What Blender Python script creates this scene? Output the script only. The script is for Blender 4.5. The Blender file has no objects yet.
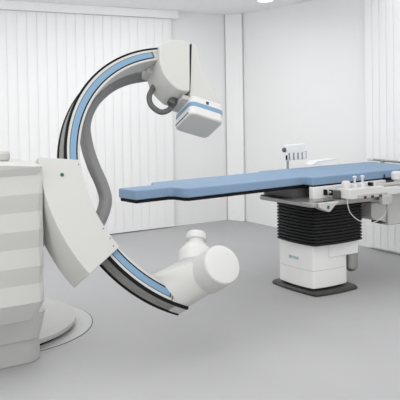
import bpy, bmesh, math, random
from mathutils import Vector, Matrix
sc = bpy.context.scene
COL = sc.collection
random.seed(4)
PI = math.pi

# ---------------------------------------------------------------- camera
CAM_R = [(0.8412466, -0.5404099, -0.0161631),      # right
         (-0.0288185, -0.0149682, -0.9994726),     # down
         (0.5398830, 0.8412687, -0.0281657)]       # forward
cd = bpy.data.cameras.new('camera')
cam = bpy.data.objects.new('camera', cd); COL.objects.link(cam)
cd.sensor_width = 36; cd.lens = 736.02 / 400 * 36
cd.shift_y = -(200 - 122.05) / 400
cd.clip_start = 0.05; cd.clip_end = 100
r, d, f = (Vector(v) for v in CAM_R)
m = Matrix((r, -d, -f)).transposed().to_4x4()
m.translation = Vector((0, 0, 1.63))
cam.matrix_world = m
sc.camera = cam

# ---------------------------------------------------------------- light
w = bpy.data.worlds.new('world'); sc.world = w; w.use_nodes = True
w.node_tree.nodes['Background'].inputs[0].default_value = (1, 1, 1, 1)
w.node_tree.nodes['Background'].inputs[1].default_value = 1.0
def area(name, loc, target, sx, sy, power, color=(1, 1, 1)):
    l = bpy.data.lights.new(name, 'AREA'); l.shape = 'RECTANGLE'; l.size = sx; l.size_y = sy
    l.energy = power; l.color = color
    o = bpy.data.objects.new(name, l); COL.objects.link(o); o.location = loc
    o.rotation_euler = (Vector(target) - Vector(loc)).to_track_quat('-Z', 'Y').to_euler()
    return o
area('rear_wall_fill', (3.2, 6.6, 2.74), (3.1, 6.9, 0), 3.6, 1.8, 28)  # unseen lamp added to wash the back wall and blinds
area('overhead_fill', (0.6, 2.2, 2.72), (1.4, 3.2, 0), 3.0, 2.6, 15)  # soft fill added overhead, no fixture modelled
area('left_side_fill', (-2.2, 4.2, 1.6), (3.0, 5.2, 1.0), 3.2, 2.4, 25, (0.98, 0.99, 1.0))  # invented fill from the left, evens out the shading
sc.view_settings.view_transform = 'Standard'; sc.view_settings.look = 'None'
sc.view_settings.gamma = 1; sc.view_settings.exposure = 0.55
sc.view_settings.use_curve_mapping = False

# ---------------------------------------------------------------- materials
def mat(name, col, rough=0.5, metal=0.0, noise=0.0, scale=8.0, bump=0.0, bscale=60.0, spec=0.5, coords='Object', stretch=(1, 1, 1)):
    m = bpy.data.materials.new(name); m.use_nodes = True
    nt = m.node_tree; b = nt.nodes['Principled BSDF']
    b.inputs['Base Color'].default_value = (*col, 1); b.inputs['Roughness'].default_value = rough
    b.inputs['Metallic'].default_value = metal; b.inputs['Specular IOR Level'].default_value = spec
    tc = nt.nodes.new('ShaderNodeTexCoord'); mp = nt.nodes.new('ShaderNodeMapping'); mp.inputs['Scale'].default_value = stretch
    nt.links.new(tc.outputs[coords], mp.inputs[0])
    nz = nt.nodes.new('ShaderNodeTexNoise'); nz.inputs['Scale'].default_value = scale; nz.inputs['Detail'].default_value = 5
    nt.links.new(mp.outputs[0], nz.inputs[0])
    mx = nt.nodes.new('ShaderNodeMix'); mx.data_type = 'RGBA'
    k = noise
    mx.inputs[6].default_value = tuple(max(0, c * (1 - k)) for c in col) + (1,)
    mx.inputs[7].default_value = tuple(min(1, c * (1 + k)) for c in col) + (1,)
    nt.links.new(nz.outputs[0], mx.inputs[0]); nt.links.new(mx.outputs[2], b.inputs['Base Color'])
    if bump:
        n2 = nt.nodes.new('ShaderNodeTexNoise'); n2.inputs['Scale'].default_value = bscale
        nt.links.new(mp.outputs[0], n2.inputs[0])
        bp = nt.nodes.new('ShaderNodeBump'); bp.inputs['Strength'].default_value = bump; bp.inputs['Distance'].default_value = 0.002
        nt.links.new(n2.outputs[0], bp.inputs['Height']); nt.links.new(bp.outputs[0], b.inputs['Normal'])
    return m
M = {
 'floor': mat('vinyl_floor', (0.45, 0.45, 0.455), 0.6, spec=0.22, noise=0.07, scale=1.6, bump=0.1, bscale=25, stretch=(1, .5, 1)),
 'wall': mat('painted_wall', (0.87, 0.87, 0.87), 0.75, noise=0.015, scale=2),
 'ceiling': mat('ceiling_paint', (0.90, 0.90, 0.90), 0.8, noise=0.02),
 'pillar': mat('pillar_paint', (0.90, 0.90, 0.90), 0.6, noise=0.01),
 'blind': mat('blind_fabric', (0.91, 0.91, 0.91), 0.8, noise=0.01, scale=20),
 'rail': mat('pelmet_metal', (0.55, 0.55, 0.55), 0.4, noise=0.02),
 'white': mat('white_plastic', (0.53, 0.53, 0.51), 0.38, noise=0.01, scale=5),
 'cream': mat('light_grey_plastic', (0.47, 0.47, 0.455), 0.38, noise=0.01, scale=5),
 'offwhite': mat('bright_white_plastic', (0.66, 0.66, 0.65), 0.35, noise=0.01),
 'grey': mat('grey_plate', (0.54, 0.54, 0.525), 0.5, noise=0.02),
 'blue': mat('blue_trim', (0.17, 0.30, 0.44), 0.45, noise=0.03),
 'pad': mat('blue_vinyl', (0.215, 0.325, 0.47), 0.6, noise=0.03, scale=6, bump=0.15, bscale=40),
 'black': mat('black_rubber', (0.006, 0.006, 0.007), 0.6, noise=0.1, spec=0.15),
 'bellows': mat('bellows_rubber', (0.010, 0.010, 0.011), 0.5, noise=0.1, spec=0.3),
 'base': mat('dark_base', (0.045, 0.045, 0.040), 0.5, noise=0.05),
 'hose': mat('grey_hose', (0.19, 0.19, 0.19), 0.42, noise=0.12, scale=30, stretch=(1, 1, 1)),
 'dhose': mat('dark_grey_hose', (0.11, 0.11, 0.11), 0.45, noise=0.08),
 'groove': mat('grey_groove', (0.24, 0.24, 0.23), 0.55, noise=0.1, scale=20, spec=0.3),
 'metal': mat('brushed_metal', (0.35, 0.35, 0.34), 0.35, metal=0.7, noise=0.1, scale=15),
 'dmetal': mat('dark_metal', (0.10, 0.10, 0.10), 0.4, metal=0.3, noise=0.1),
 'column': mat('column_white', (0.84, 0.84, 0.83), 0.4, noise=0.01),
 'steel': mat('floor_plate_steel', (0.50, 0.50, 0.50), 0.35, noise=0.03),
 'teal': mat('teal_ink', (0.01, 0.25, 0.27), 0.5),
 'green': mat('green_button', (0.005, 0.10, 0.07), 0.4),
 'navy': mat('navy_plastic', (0.02, 0.04, 0.12), 0.4),
 'red': mat('dark_red_key', (0.10, 0.02, 0.02), 0.5),
 'lamp': mat('lamp_grey', (0.6, 0.6, 0.6), 0.4),
}
em = bpy.data.materials.new('lamp_diffuser'); em.use_nodes = True
b_ = em.node_tree.nodes['Principled BSDF']; b_.inputs['Emission Color'].default_value = (1, 1, 1, 1); b_.inputs['Emission Strength'].default_value = 1.5
M['emit'] = em

# ---------------------------------------------------------------- helpers
ROOT = {}
def origin(o):
    while o.parent: o = o.parent
    return ROOT.get(o.name, Vector((0, 0, 0)))
def thing(name, label, cat, loc, group=None):
    o = bpy.data.objects.new(name, None); COL.objects.link(o); o.location = loc
    o.empty_display_size = 0.1
    ROOT[o.name] = Vector(loc); o['label'] = label; o['category'] = cat
    if group: o['group'] = group
    return o
def obj(name, bm, m, parent=None, bevel=0.0, seg=2, smooth=True, label=None):
    """links one mesh object; bm is in world coordinates"""
    bmesh.ops.recalc_face_normals(bm, faces=bm.faces[:])
    me = bpy.data.meshes.new(name)
    off = origin(parent) if parent else Vector((0, 0, 0))
    bmesh.ops.translate(bm, verts=bm.verts[:], vec=-off)
    bm.to_mesh(me); bm.free()
    me.materials.append(M[m])
    o = bpy.data.objects.new(name, me); COL.objects.link(o)
    if parent: o.parent = parent
    if bevel:
        b = o.modifiers.new('bevel', 'BEVEL'); b.width = bevel; b.segments = seg; b.limit_method = 'ANGLE'; b.angle_limit = math.radians(28)
        b.harden_normals = False
    if smooth:
        for p in me.polygons: p.use_smooth = True
        mod = None
        me.set_sharp_from_angle(angle=math.radians(32))
    if label: o['label'] = label
    return o
def struct(name, bm, m, **k):
    o = obj(name, bm, m, **k); o['kind'] = 'structure'; return o
def box(bm, x0, x1, y0, y1, z0, z1, T=None):
    vs = []
    for z in (z0, z1):
        for x, y in ((x0, y0), (x1, y0), (x1, y1), (x0, y1)):
            p = Vector((x, y, z)); vs.append(bm.verts.new(T(p) if T else p))
    for q in ((3, 2, 1, 0), (4, 5, 6, 7), (0, 1, 5, 4), (1, 2, 6, 5), (2, 3, 7, 6), (3, 0, 4, 7)):
        bm.faces.new([vs[i] for i in q])
    return bm
def B(*a, T=None): return box(bmesh.new(), *a, T=T)
def loft(bm, rings, closed=True, caps=True):
    """rings: list of equal length point lists"""
    R = [[bm.verts.new(p) for p in ring] for ring in rings]
    n = len(R[0])
    for a, b in zip(R[:-1], R[1:]):
        for i in range(n if closed else n - 1):
            j = (i + 1) % n
            bm.faces.new((a[i], a[j], b[j], b[i]))
    if caps and closed:
        bm.faces.new(R[0][::-1]); bm.faces.new(R[-1])
    return bm
def prism(pts, z0, z1, T=None, bm=None):
    bm = bm or bmesh.new()
    T = T or (lambda p: p)
    return loft(bm, [[T(Vector((x, y, z))) for x, y in pts] for z in (z0, z1)])
def rrect(x0, x1, y0, y1, rad, n=5):
    out = []
    for cx, cy, a0 in ((x1 - rad, y1 - rad, 0), (x0 + rad, y1 - rad, 90), (x0 + rad, y0 + rad, 180), (x1 - rad, y0 + rad, 270)):
        for i in range(n + 1):
            a = math.radians(a0 + 90 * i / n); out.append((cx + rad * math.cos(a), cy + rad * math.sin(a)))
    return out
def cyl(c, axis, rad, h, n=32, rad2=None, bm=None):
    """solid from c along axis"""
    return lathe(c, axis, [(rad, 0), (rad if rad2 is None else rad2, h)], n, bm)
def lathe(c, axis, prof, n=40, bm=None):
    bm = bm or bmesh.new(); c = Vector(c); ax = Vector(axis).normalized()
    t = Vector((0, 0, 1)) if abs(ax.z) < 0.9 else Vector((1, 0, 0))
    e1 = ax.cross(t).normalized(); e2 = ax.cross(e1)
    return loft(bm, [[c + ax * h + (e1 * math.cos(2 * PI * i / n) + e2 * math.sin(2 * PI * i / n)) * rr for i in range(n)] for rr, h in prof])
def spline(pts, k=8):
    P = [Vector(p) for p in pts]; P = [2 * P[0] - P[1]] + P + [2 * P[-1] - P[-2]]
    out = []
    for i in range(1, len(P) - 2):
        for j in range(k):
            t = j / k; a, b, c, d = P[i - 1:i + 3]
            out.append(0.5 * ((2 * b) + (c - a) * t + (2 * a - 5 * b + 4 * c - d) * t * t + (3 * b - a - 3 * c + d) * t ** 3))
    out.append(P[-2]); return out
def tube(path, rad, n=16, up=None, flat=1.0, rib=0.0, bm=None):
    """tube along path; flat scales the cross-section across 'up'"""
    bm = bm or bmesh.new(); rings = []; last = None
    for i, p in enumerate(path):
        t = (path[min(i + 1, len(path) - 1)] - path[max(i - 1, 0)]).normalized()
        u = Vector(up) if up is not None else (last if last is not None else (Vector((0, 0, 1)) if abs(t.z) < 0.9 else Vector((1, 0, 0))))
        e1 = (u - t * u.dot(t)).normalized(); e2 = t.cross(e1); last = e1
        rr = rad * (1 + (rib if i % 2 else 0))
        rings.append([p + e1 * (rr * math.cos(2 * PI * k / n)) + e2 * (rr * flat * math.sin(2 * PI * k / n)) for k in range(n)])
    return loft(bm, rings)
def hull(pts):
    bm = bmesh.new()
    for p in pts: bm.verts.new(p)
    g = bmesh.ops.convex_hull(bm, input=bm.verts[:])
    dead = [v for v in bm.verts if not v.link_faces]
    bmesh.ops.delete(bm, geom=dead, context='VERTS')
    bmesh.ops.dissolve_limit(bm, angle_limit=math.radians(2), verts=bm.verts[:], edges=bm.edges[:])
    return bm

# ---------------------------------------------------------------- the room
H = 2.80; XR = 5.871; YB = 8.27; X0 = -3.2; Y0 = -1.6
struct('floor', B(X0, XR + .2, Y0, YB + .2, -0.1, 0), 'floor', smooth=False)
bm = B(X0, XR + .2, 5.4, YB + .2, H, H + .1); B_ = box(bm, X0, XR + .2, Y0, 1.9, H, H + .1)
struct('ceiling', bm, 'ceiling', smooth=False)
struct('wall_left', B(X0 - .2, X0, Y0, 2.2, 0, H), 'wall', smooth=False)
struct('wall_back', B(X0, XR + .2, YB, YB + .2, 0, H), 'wall', smooth=False)
struct('wall_right', B(XR, XR + .2, Y0, YB, 0, H), 'wall', smooth=False)
# boxed corner pillar standing diagonally across the corner
c0 = Vector((5.752, 8.262)); c1 = Vector((5.862, 8.035)); dd = (c1 - c0).normalized(); nn = Vector((-dd.y, dd.x)) * -1
if nn.y > 0: nn = -nn
q = [c0, c0 + nn * .035, c1 + nn * .035, c1, Vector((XR, YB))]
struct('trim_1', prism([(v.x, v.y) for v in q], 0, H), 'pillar', bevel=.004)
struct('shadow_gap_strip', B(5.722, 5.740, YB - .012, YB - .001, 0, H), 'rail', smooth=False)  # grey strip stands in for the shadow line left of the pillar
# dull pelmet over the blinds and ceiling seam
struct('trim_2', B(X0, 4.93, YB - .12, YB - .002, 2.70, H), 'ceiling', bevel=.004)

# vertical blinds: every slat a part
def blinds(name, label, horiz, a0, a1, zlo, zhi, wall, step, group=None):
    mid = (a0 + a1) / 2
    loc = (mid, wall, 0) if horiz else (wall, mid, 0)
    t = thing(name, label, 'blinds', loc, group)
    if horiz: rail = B(a0, a1, wall - .085, wall - .03, zhi, zhi + .045)
    else: rail = B(wall - .085, wall - .03, a0, a1, zhi, zhi + .045)
    obj('headrail', rail, 'rail', t, bevel=.004)
    n = int(round((a1 - a0) / step)); ang = math.radians(3)
    for i in range(n):
        c = a0 + (i + .5) * step; hw = step * .535
        bm = bmesh.new(); rings = []
        pts = []
        for k in range(9):                                      # slightly cupped slat
            s = -1 + 2 * k / 8
            pts.append((c + hw * s * math.cos(ang), -.055 + hw * s * math.sin(ang) - .0018 * (1 - s * s)))
        pts += [(u, v + .0016) for u, v in reversed(pts)]
        for z in (zlo, zhi):
            rings.append([Vector((u, wall + v, z)) if horiz else Vector((wall + v, u, z)) for u, v in pts])
        loft(bm, rings)
        obj('slat', bm, 'blind', t)
    return t
blinds('vertical_blinds', 'white vertical blinds covering the long left wall behind the curved arm', True, 2.33, 4.85, .012, 2.695, YB, .12)
blinds('vertical_blinds', 'white vertical blinds on the right wall behind the head of the table', False, 4.74, 5.74, .03, 2.755, XR, .1)

t = thing('ceiling_light', 'small round ceiling light with a bright rim, cut by the top of the picture', 'light', (5.12, 6.58, H))
obj('housing', lathe((5.12, 6.58, H), (0, 0, -1), [(.13, 0), (.13, .03), (.11, .045)]), 'lamp', t)
obj('diffuser', lathe((5.12, 6.58, H - .045), (0, 0, -1), [(.09, 0), (.07, .015), (.02, .02)]), 'emit', t)

# ---------------------------------------------------------------- C-arm machine
C = Vector((2.763, 4.273, 1.154)); AL = math.radians(28.38)
N = Vector((0, -math.cos(AL), math.sin(AL))); U = Vector((0, math.sin(AL), math.cos(AL))); X = Vector((1, 0, 0))
BE = math.radians(20)
P = math.cos(BE) * X - math.sin(BE) * U; A = math.sin(BE) * X + math.cos(BE) * U
def ring(th, rr, o):
    th = math.radians(th); return C + X * (-math.sin(th) * rr) + U * (math.cos(th) * rr) + N * o
def beam(p): return C + P * p.x + A * p.y + N * p.z           # (across, along beam, out of the ring plane)
def bm3(p, a, o): return C + P * p + A * a + N * o
def sector(prof, t0, t1, step=2.0, bm=None):
    n = max(2, int(abs(t1 - t0) / step) + 1)
    return loft(bm or bmesh.new(), [[ring(t0 + (t1 - t0) * i / (n - 1), rr, o) for rr, o in prof] for i in range(n)])

CA = thing('c_arm_x_ray_machine', 'large white floor-standing C-arm x-ray machine with a curved blue-striped arm', 'x-ray machine', (1.42, 5.0, 0))
# floor stand --------------------------------------------------
obj('floor_plate', lathe((1.615, 5.323, 0), (0, 0, 1), [(.692, 0.001), (.692, .004), (.68, .006)], 96), 'steel', CA)
obj('turntable', lathe((1.48, 5.33, 0), (0, 0, 1), [(.62, .032), (.695, .034), (.702, .042), (.702, .068), (.69, .074), (.60, .076)], 96), 'cream', CA)
obj('turntable_bearing', lathe((1.48, 5.33, 0), (0, 0, 1), [(.66, .004), (.66, .034)], 96), 'black', CA)
obj('floor_ring', lathe((1.600, 5.325, .005), (0, 0, 1), [(.635, .0), (.635, .004), (.625, .005)], 96), 'steel', CA)
obj('floor_joint', lathe((1.615, 5.323, 0), (0, 0, 1), [(.70, 0.0005), (.70, .002)], 96), 'dmetal', CA)
obj('plinth', prism(rrect(.55, 1.665, 4.45, 5.30, .14, 8), 0, .158), 'cream', CA, bevel=.006)
def rr3(x0, x1, y0, y1, rad, z): return [Vector((x, y, z)) for x, y in rrect(x0, x1, y0, y1, rad, 6)]
obj('skirt', loft(bmesh.new(), [rr3(.5, 1.645, 4.43, 5.2, .09, .157), rr3(.5, 1.664, 4.37, 5.2, .09, .335)]), 'white', CA)
rows = [(.328, 4.275, 1.530), (.447, 4.205, 1.574)]
zz = [.447 + i * (1.206 - .447) / 7 for i in range(8)]
for i, z in enumerate(zz[1:]):
    rows.append((z, 4.205 + (.018 if i % 2 == 0 else 0), 1.574 + i * .001))
rows += [(1.258, 4.196, 1.578)]
rings = []
for z, y, x in rows:
    yc = max(y, 4.214) if z > .4 else y
    rings.append([Vector((.45, y, z)), Vector((x - .03, y, z)), Vector((x, yc + .006, z)), Vector((x, 5.0, z)), Vector((.45, 5.0, z))])
top = [Vector((.45, 4.30, 1.36)), Vector((x - .012, 4.30, 1.272)), Vector((x, 4.32, 1.272)), Vector((x, 5.0, 1.272)), Vector((.45, 5.0, 1.36))]
rings[-1][0].z = 1.35; rings[-1][-1].z = 1.35; top[0].z = 1.37; top[-1].z = 1.37
obj('stand_housing', loft(bmesh.new(), rings + [top]), 'white', CA, smooth=False)
obj('top_knob', lathe((1.395, 4.42, 1.262), (0, 0, 1), [(.045, 0), (.045, .03), (.052, .035), (.052, .07), (.042, .082), (.015, .086)]), 'cream', CA)
obj('pivot_hub', B(1.2, 1.62, 4.3, 4.9, .75, 1.15), 'cream', CA, bevel=.02)

# carriage (the bracket that holds the arm) ------------------------
car = obj('arm_carriage', sector([(.908, .032), (1.18, .032), (1.18, -.25), (.908, -.25)], 82.4, 121.3), 'white', CA, bevel=.005)
for th, rr in ((84.5, .925), (116.5, .925), (112, .925), (119.5, .94)):
    obj('screw', cyl(ring(th, rr, .031), N, .0045, .002, 12), 'dmetal', car)
obj('indicator_button', cyl(ring(88.6, 1.045, .031), N, .0115, .006, 20), 'green', car, label='round dark green button')

# curved arm -------------------------------------------------------
arm = obj('curved_arm', sector([(.8975, -.002), (.902, 0), (.9125, 0), (.9125, -.006), (.967, -.006), (.967, 0), (.985, 0), (.987, -.020), (.987, -.132), (.985, -.152), (.903, -.152), (.8975, -.148)], 0, 156), 'white', CA)
obj('blue_rail', sector([(.9225, -.0062), (.9225, .001), (.962, .001), (.962, -.0062)], 8.6, 147.7), 'blue', arm, label='blue stripe along the side of the curved arm')
obj('rail_edge', sector([(.9127, -.0062), (.9127, -.001), (.9222, -.001), (.9222, -.0062)], 8.6, 147.7), 'black', arm)
obj('rail_edge', sector([(.9622, -.0062), (.9622, -.002), (.9665, -.002), (.9665, -.0062)], 8.6, 147.7), 'dmetal', arm)
obj('rail_end', sector([(.919, -.006), (.919, .0022), (.968, .0022), (.968, -.006)], 147.7, 148.4, .5), 'dmetal', arm)
obj('rail_end', sector([(.919, -.006), (.919, .0022), (.968, .0022), (.968, -.006)], 7.9, 8.6, .5), 'dmetal', arm)
for o0, o1 in ((.001, -.021), (-.133, -.153)):
    obj('edge_strip', sector([(.984, o0), (.999, o0), (1.0, (o0 + o1) / 2), (.999, o1), (.984, o1)], 0, 156), 'black', arm, label='black rubber edge strip')
obj('outer_track', sector([(.986, -.0215), (.992, -.0215), (.992, -.050), (.989, -.052), (.989, -.070), (.992, -.072), (.992, -.088), (.989, -.090), (.989, -.106), (.992, -.108), (.992, -.1325), (.986, -.1325)], 0, 151.5), 'groove', arm, label='dark grey running track on the outer rim')
obj('track_end_plate', sector([(.986, -.0265), (.997, -.0265), (.997, -.1255), (.986, -.1255)], 151.6, 156), 'cream', arm)

# ribbed cable duct hugging the inside of the arm, then swinging free
hp = [(3.4, .905, -.24), (8.6, .905, -.25), (14, .908, -.25), (20.2, .908, -.25), (26, .906, -.25), (31.9, .90, -.25), (38.5, .892, -.25), (44.9, .876, -.25), (50.5, .858, -.25), (56.1, .830, -.25),
      (64.9, .770, -.25), (75, .708, -.25), (85.8, .659, -.25), (95.3, .660, -.25), (102.9, .726, -.25), (107.5, .815, -.25), (109, .90, -.24)]
path = spline([ring(*h) for h in hp], 5)
obj('cable_duct', tube(path, .044, 20, up=N, flat=1.0), 'hose', CA, label='thick grey cable duct swinging free below the arm')

# x-ray tube assembly ----------------------------------------------
cc = (-.0, -.79)
def circ(rad, o, n=40, ca=cc): return [bm3(ca[0] + rad * math.cos(2 * PI * i / n), ca[1] + rad * math.sin(2 * PI * i / n), o) for i in range(n)]
tb = obj('tube_housing', lathe(bm3(cc[0], cc[1], -.0), N, [(.08, .02), (.115, .05), (.125, .10), (.125, .20), (.123, .292), (.119, .297)], 64), 'white', CA)
obj('end_cap', lathe(bm3(cc[0], cc[1], .2965), N, [(.117, 0), (.117, .004), (.111, .0065), (.05, .0075)], 64), 'offwhite', tb, label='round flat white end cap')
obj('screw', cyl(bm3(cc[0] + .03, cc[1] + .07, .302), N, .005, .003, 12), 'grey', tb)
pts = []
for th, rr in ((149.2, .899), (156, .90), (156, .985), (151.5, .985)):
    pts.append(ring(th, rr, .003))
for th, rr in ((138, .885), (156, .90), (156, .975)): pts.append(ring(th, rr, -.15))
pts.append(ring(139, .89, -.03))
pts += circ(.09, .18, 28) + circ(.112, .10, 28) + circ(.10, -.06, 28, (-.01, -.715))
obj('tube_mount', hull(pts), 'white', CA, bevel=.012, seg=3)
obj('seam', sector([(.90, .002), (.985, .002), (.985, .0045), (.90, .0045)], 148.9, 149.2, .2), 'dmetal', arm)
colm = obj('collimator', lathe(bm3(.018, -.69, -.105), A, [(.08, -.02), (.112, .02), (.116, .10), (.112, .125), (.098, .14), (.062, .185), (.053, .19), (.053, .205), (.066, .209), (.068, .215), (.068, .250), (.060, .259), (.03, .262)], 48), 'offwhite', CA)

# detector -----------------------------------------------------------
def slab(x, y0, y1, rad, oc=-.10):
    return loft(bmesh.new(), [[bm3(p, a, oc + o) for p, o in rrect(-x, x, -x, x, rad, 8)] for a in (y0, y1)])
det = obj('detector', slab(.138, .414, .565, .045), 'offwhite', CA, bevel=.009, seg=3)
obj('detector_face', slab(.124, .4105, .4145, .036), 'grey', det, label='flat grey square receptor face')
obj('blue_band', slab(.1395, .478, .513, .046), 'blue', det, label='blue band around the detector')
obj('latch', B(-.1405, -.1365, .424, .432, -.20, .0, T=beam), 'black', det)
obj('button', B(-.015, .005, .522, .545, .036, .0425, T=beam), 'navy', det)

# detector carrier -----------------------------------------------------
cov = [(-.414, .916), (-.385, .952), (-.345, .982), (-.288, 1.009), (-.25, 1.023), (-.214, 1.030), (-.170, 1.020), (-.150, .590), (-.199, .572), (-.250, .572), (-.297, .598), (-.340, .635), (-.374, .676), (-.403, .755)]
T = beam
obj('detector_cover', prism(cov, -.20, .04, T=T), 'white', CA, bevel=.010, seg=3)
a2 = [(-.149, 1.052), (-.104, 1.056), (-.085, .99), (-.072, .942), (-.055, .885), (-.034, .835), (-.008, .78), (.020, .735), (.073, .654), (.117, .588), (.10, .560), (-.13, .560), (-.142, .60)]
obj('detector_bracket', prism(a2, -.19, .018, T=T), 'white', CA, bevel=.008, seg=3)
obj('cover_seam', prism([(-.176, 1.018), (-.147, 1.04), (-.139, .60), (-.153, .60)], -.1, .0205, T=T), 'black', CA, smooth=False)
obj('detector_foot', B(-.19, .10, .535, .575, -.19, .0, T=T), 'cream', CA, bevel=.006)
obj('cable_collar', B(-.44, -.39, .745, .81, -.215, -.10, T=beam), 'cream', CA, bevel=.012)
obj('cable_socket', lathe(bm3(-.20, .60, -.10), (P * -.45 - A), [(.03, 0), (.034, .03), (.034, .075), (.026, .085)], 24), 'dmetal', CA)
lp = [(-.350, .70, -.15), (-.372, .632, -.15), (-.387, .566, -.15), (-.365, .500, -.15), (-.294, .468, -.15), (-.235, .495, -.14), (-.205, .55, -.12), (-.19, .60, -.10)]
obj('cable_hose', tube(spline([bm3(*v) for v in lp], 8), .0205, 16, up=N, rib=.0), 'dhose', CA, label='dark grey hose looping below the detector cover')

# ---------------------------------------------------------------- patient table
TB = thing('patient_table', 'long white medical examination table on a black bellows column with dark base plate', 'table', (4.27, 4.85, 0))
def bowed(x0, x1, y0, y1, rad, bow, z, n=5):
    """rounded rectangle whose sides bow outwards"""
    out = []
    cs = ((x1 - rad, y1 - rad, 0), (x0 + rad, y1 - rad, 90), (x0 + rad, y0 + rad, 180), (x1 - rad, y0 + rad, 270))
    for k, (cx, cy, a0) in enumerate(cs):
        for i in range(n + 1):
            a = math.radians(a0 + 90 * i / n); out.append(Vector((cx + rad * math.cos(a), cy + rad * math.sin(a), z)))
        nx = cs[(k + 1) % 4]; a = math.radians(a0 + 90)
        s = Vector((cx + rad * math.cos(a), cy + rad * math.sin(a), z)); a = math.radians(nx[2])
        e = Vector((nx[0] + rad * math.cos(a), nx[1] + rad * math.sin(a), z)); dr = Vector((math.cos(a), math.sin(a), 0))
        for j in range(1, 6):
            tt = j / 6; out.append(s.lerp(e, tt) + dr * bow * 4 * tt * (1 - tt))
    return out
obj('base_plate', loft(bmesh.new(), [bowed(4.035, 4.515, 4.56, 5.15, .03, .018, 0), bowed(4.03, 4.52, 4.555, 5.155, .03, .018, .018), bowed(4.045, 4.505, 4.575, 5.14, .025, .018, .034)]), 'base', TB)
obj('kick_plate', prism(rrect(4.08, 4.43, 4.65, 5.05, .02), .03, .055), 'black', TB)
col_ = obj('column_housing', loft(bmesh.new(), [bowed(4.06, 4.452, 4.625, 5.075, .022, .018, z) for z in (.052, .42)]), 'column', TB)
obj('panel_line', loft(bmesh.new(), [bowed(4.0595, 4.4525, 4.6245, 5.0755, .022, .018, z) for z in (.196, .200)]), 'grey', col_)
up = obj('upper_cover', B(4.215, 4.555, 4.598, 5.04, .298, .43), 'column', TB, bevel=.005)
obj('drive_motor', lathe((4.532, 4.66, .135), (0, 0, 1), [(.03, 0), (.056, .03), (.056, .18)], 32), 'metal', TB, label='grey metal cylinder under the cover')
obj('screw', cyl((4.20, 4.6245, .115), (0, -1, 0), .004, .003, 10), 'black', col_)
obj('screw', cyl((4.20, 4.6245, .30), (0, -1, 0), .004, .002, 10), 'grey', col_)
# maker's name on the left face
tc = bpy.data.curves.new('maker_logo_text', 'FONT'); tc.body = 'SIEMENS'; tc.size = .034; tc.extrude = .0006; tc.align_x = 'CENTER'
to = bpy.data.objects.new('maker_logo_curve', tc); COL.objects.link(to)
bpy.context.view_layer.update()
me = bpy.data.meshes.new_from_object(to.evaluated_get(bpy.context.evaluated_depsgraph_get()))
bpy.data.objects.remove(to)
me.transform(Matrix.Scale(1.0, 4))
lg = bpy.data.objects.new('maker_logo', me); COL.objects.link(lg); me.materials.clear(); me.materials.append(M['teal'])
lg.parent = col_; lg.matrix_local = Matrix.Translation(Vector((4.0425, 4.85, .272)) - ROOT[TB.name]) @ Matrix.Rotation(-PI / 2, 4, 'Z') @ Matrix.Rotation(PI / 2, 4, 'X')
lg['label'] = 'small teal maker name printed on the column'
# bellows
rg = []
nb = 13; z0 = .415; z1 = .765  # thirteen pleats
for i in range(nb):
    za = z0 + (z1 - z0) * i / nb; zb = z0 + (z1 - z0) * (i + 1) / nb
    for z, k in ((za + .001, .016), (za + .006, .003), (za + (zb - za) * .45, 0), (zb - .006, .003), (zb - .001, .016)):
        rg.append(bowed(4.02 + k, 4.585 - k, 4.555 + k, 5.07 - k, .04, .022, z))
obj('bellows', loft(bmesh.new(), rg), 'bellows', TB, smooth=False, label='black pleated rubber bellows')
# carriage under the top
obj('table_carriage', prism(rrect(3.90, 4.80, 4.44, 5.16, .05), .762, .80), 'metal', TB, bevel=.008, seg=3, label='grey metal carriage plate under the table top')
lug = [(3.96, .80), (3.96, .762), (4.00, .742), (4.05, .722), (4.07, .722), (4.09, .738), (4.12, .765), (4.165, .788), (4.165, .80)]
Ty = lambda y0, y1: (lambda p: Vector((p.x, y0 + p.z * (y1 - y0), p.y)))
obj('carriage_lug', prism(lug, 0, 1, T=Ty(4.415, 4.50)), 'white', TB, bevel=.006)
obj('release_button', B(4.036, 4.056, 4.408, 4.416, .748, .775), 'green', TB, bevel=.003)
obj('side_beam', B(4.092, 4.95, 4.642, 4.70, .78, .898), 'column', TB, bevel=.005)
obj('beam_flange', B(4.035, 4.30, 4.60, 4.70, .772, .782), 'cream', TB, bevel=.003)
obj('far_beam', B(4.06, 5.45, 5.30, 5.34, .80, .882), 'dmetal', TB, bevel=.005)
obj('longitudinal_track', B(3.98, 5.45, 4.78, 5.18, .80, .884), 'dmetal', TB, bevel=.005)
obj('counterweight_box', B(4.60, 4.85, 4.73, 5.0, .56, .762), 'bellows', TB, bevel=.01)
outline = [(2.476, 5.02), (2.505, 4.795), (2.80, 4.822), (2.83, 4.80), (2.855, 4.69), (2.885, 4.66), (4.085, 4.755), (4.093, 4.65), (5.50, 4.70), (5.56, 5.36), (5.51, 5.425), (4.085, 5.385), (4.078, 5.315), (2.90, 5.215), (2.86, 5.20), (2.81, 5.065), (2.78, 5.05)]
cen = Vector((4.1, 5.0))
def inset(pts, k):
    out = []; n = len(pts)
    for i in range(n):
        a, b, c = (Vector(pts[(i + j) % n]) for j in (-1, 0, 1))
        n1 = Vector((-(b - a).y, (b - a).x)).normalized(); n2 = Vector((-(c - b).y, (c - b).x)).normalized()
        v = (n1 + n2); v = v / max(.5, v.dot(n1)) if v.length > .1 else n1
        out.append(tuple(b + v * k))
    return out
obj('table_top', prism(inset(outline, .010), .884, .9095), 'black', TB, bevel=.005, label='thin black carbon table board')
obj('side_rail', B(4.42, 5.42, 4.60, 4.622, .84, .875), 'metal', TB, bevel=.003)
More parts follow.
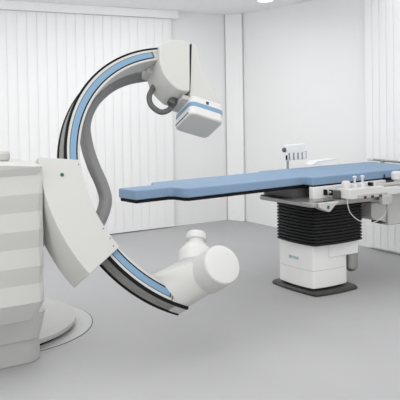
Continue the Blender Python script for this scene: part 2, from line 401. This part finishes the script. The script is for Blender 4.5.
# head end bar above the pad
hb = obj('end_bar', tube([Vector((5.60, 5.47, 1.00)), Vector((5.62, 4.6, .985))], .012, 12, up=(0, 0, 1)), 'metal', TB, label='grey metal bar across the far end of the table')
obj('bar_knob', lathe((5.60, 5.50, 1.0), (0, -1, 0), [(.012, 0), (.016, .01), (.016, .075), (.012, .085)], 16), 'offwhite', hb)
obj('bar_post', B(5.585, 5.615, 5.28, 5.31, .87, .995), 'metal', hb, bevel=.004)
obj('bar_arm', B(5.40, 5.61, 5.28, 5.32, .86, .884), 'metal', hb, bevel=.004)

# mattress lies on the board
mt = obj('table_mattress', prism(outline, .910, .981), 'pad', None, bevel=.009, seg=3)
tb_ = prism([(0, .912), (.03, .912), (.012, .948)], 0, 1, T=lambda p: Vector((4.955 + p.x, 4.672 + p.z * .01, p.y)))
obj('notch_shadow', tb_, 'navy', mt)  # navy wedge stands in for the shadowed notch under the mattress edge
mt['label'] = 'long blue vinyl mattress lying on the medical examination table'; mt['category'] = 'mattress'

# control console clamped on the front rail ---------------------------------
CO = thing('control_console', 'light grey console with joysticks and knobs on the near side of the table', 'control panel', (4.5, 4.46, .80))
cb = [(4.275, .888), (4.265, .806), (4.30, .802), (4.72, .802), (5.25, .822), (5.25, .862), (4.70, .870), (4.66, .888)]
obj('console_body', prism(cb, 0, 1, T=Ty(4.40, 4.553)), 'offwhite', CO, bevel=.006)
obj('console_skirt', B(4.36, 4.70, 4.39, 4.41, .803, .835), 'cream', CO, bevel=.003)
for x in (4.432, 4.518, 4.612):
    obj('key', B(x - .014, x + .014, 4.383, 4.391, .800, .822), 'red', CO, bevel=.002)
obj('knob', lathe((4.315, 4.49, .885), (0, 0, 1), [(.036, 0), (.038, .02), (.036, .05), (.028, .062), (.01, .065)], 28), 'offwhite', CO)
for x in (4.415, 4.505):
    j = obj('joystick', lathe((x, 4.49, .885), (0, 0, 1), [(.026, 0), (.024, .022), (.010, .034), (.010, .074), (.017, .080), (.019, .092), (.010, .098)], 20), 'offwhite', CO)
obj('switch', B(4.575, 4.60, 4.46, 4.50, .885, .918), 'black', CO, bevel=.003)
obj('switch', B(4.612, 4.640, 4.46, 4.50, .870, .925), 'offwhite', CO, bevel=.004)
obj('knob', lathe((4.96, 4.52, .855), (0, 0, 1), [(.030, 0), (.030, .05), (.050, .062), (.052, .115), (.042, .128), (.02, .131)], 28), 'offwhite', CO)
obj('arm_lever', B(4.66, 5.05, 4.47, 4.50, .870, .898), 'cream', CO, bevel=.008)
obj('clamp', B(4.20, 4.212, 4.60, 4.6412, .825, .872), 'black', CO, bevel=.003)
obj('clamp', B(4.262, 4.274, 4.60, 4.6412, .820, .866), 'black', CO, bevel=.003)
obj('clamp_bar', cyl((4.20, 4.618, .846), (1, 0, 0), .010, .14, 14), 'grey', CO)
obj('clamp_block', B(4.225, 4.264, 4.50, 4.556, .803, .872), 'dmetal', CO, bevel=.004)
obj('console_arm', B(4.63, 4.75, 4.38, 4.432, .725, .81), 'cream', CO, bevel=.012)
cpts = [(4.258, 4.42, 0.809), (4.268, 4.42, 0.751), (4.295, 4.42, 0.69), (4.379, 4.42, 0.624), (4.483, 4.42, 0.588), (4.589, 4.42, 0.59), (4.685, 4.42, 0.631), (4.735, 4.42, 0.708), (4.735, 4.42, 0.768)]
obj('cable', tube(spline(cpts, 8), .0038, 10), 'offwhite', CO, label='thin white cable hanging in a loop')

CB = thing('control_box', 'boxy grey electronics unit hanging below the near side of the table', 'box', (4.86, 4.6, .50))
obj('box_body', B(4.89, 5.20, 4.56, 4.76, .505, .775), 'white', CB, bevel=.012)
obj('side_module', prism([(4.70, .72), (4.70, .60), (4.73, .565), (4.80, .56), (4.88, .53), (4.895, .72)], 0, 1, T=Ty(4.58, 4.72)), 'cream', CB, bevel=.008)
obj('gap_cover', B(4.84, 4.895, 4.60, 4.72, .52, .7612), 'dmetal', CB, bevel=.003)
obj('mounting_bracket', B(4.72, 4.88, 4.60, 4.70, .715, .7612), 'grey', CB, bevel=.004)

# holder rack on a pole ------------------------------------------------------
RK = thing('holder_rack', 'small slotted light grey holder on a pole behind the table', 'holder', (4.475, 5.44, .86))
obj('pole', cyl((4.475, 5.44, .80), (0, 0, 1), .012, .36, 16), 'metal', RK)
obj('pole_clamp', B(4.44, 4.51, 5.36, 5.46, .84, .872), 'dmetal', RK, bevel=.004)
bmk = B(4.45, 4.69, 5.425, 5.46, 1.12, 1.205)
obj('holder_plate', bmk, 'column', RK, bevel=.008)
for i in range(5):
    x = 4.462 + i * .0535
    obj('prong', B(x - .018, x + .018, 5.425, 5.455, 1.055, 1.125), 'column', RK, bevel=.004)
    obj('slot', B(x + .019, x + .027, 5.432, 5.452, 1.06, 1.13), 'black' if i % 2 == 0 else 'dmetal', RK)
obj('clamp_knob', lathe((4.452, 5.445, 1.155), (-1, 0, 0), [(.008, 0), (.022, .006), (.022, .022), (.014, .028)], 16), 'dmetal', RK)
obj('latch', B(4.444, 4.456, 5.418, 5.43, 1.06, 1.105), 'black', RK)

AB = obj('arm_board', prism([(4.745, .997), (4.82, 1.030), (5.065, 1.040), (5.065, 1.028), (4.86, 1.012), (4.80, .990)], 0, 1, T=Ty(5.405, 5.52)), 'column', None, bevel=.003)
AB['label'] = 'thin tilted light grey arm board at the far edge of the blue mattress'; AB['category'] = 'arm board'
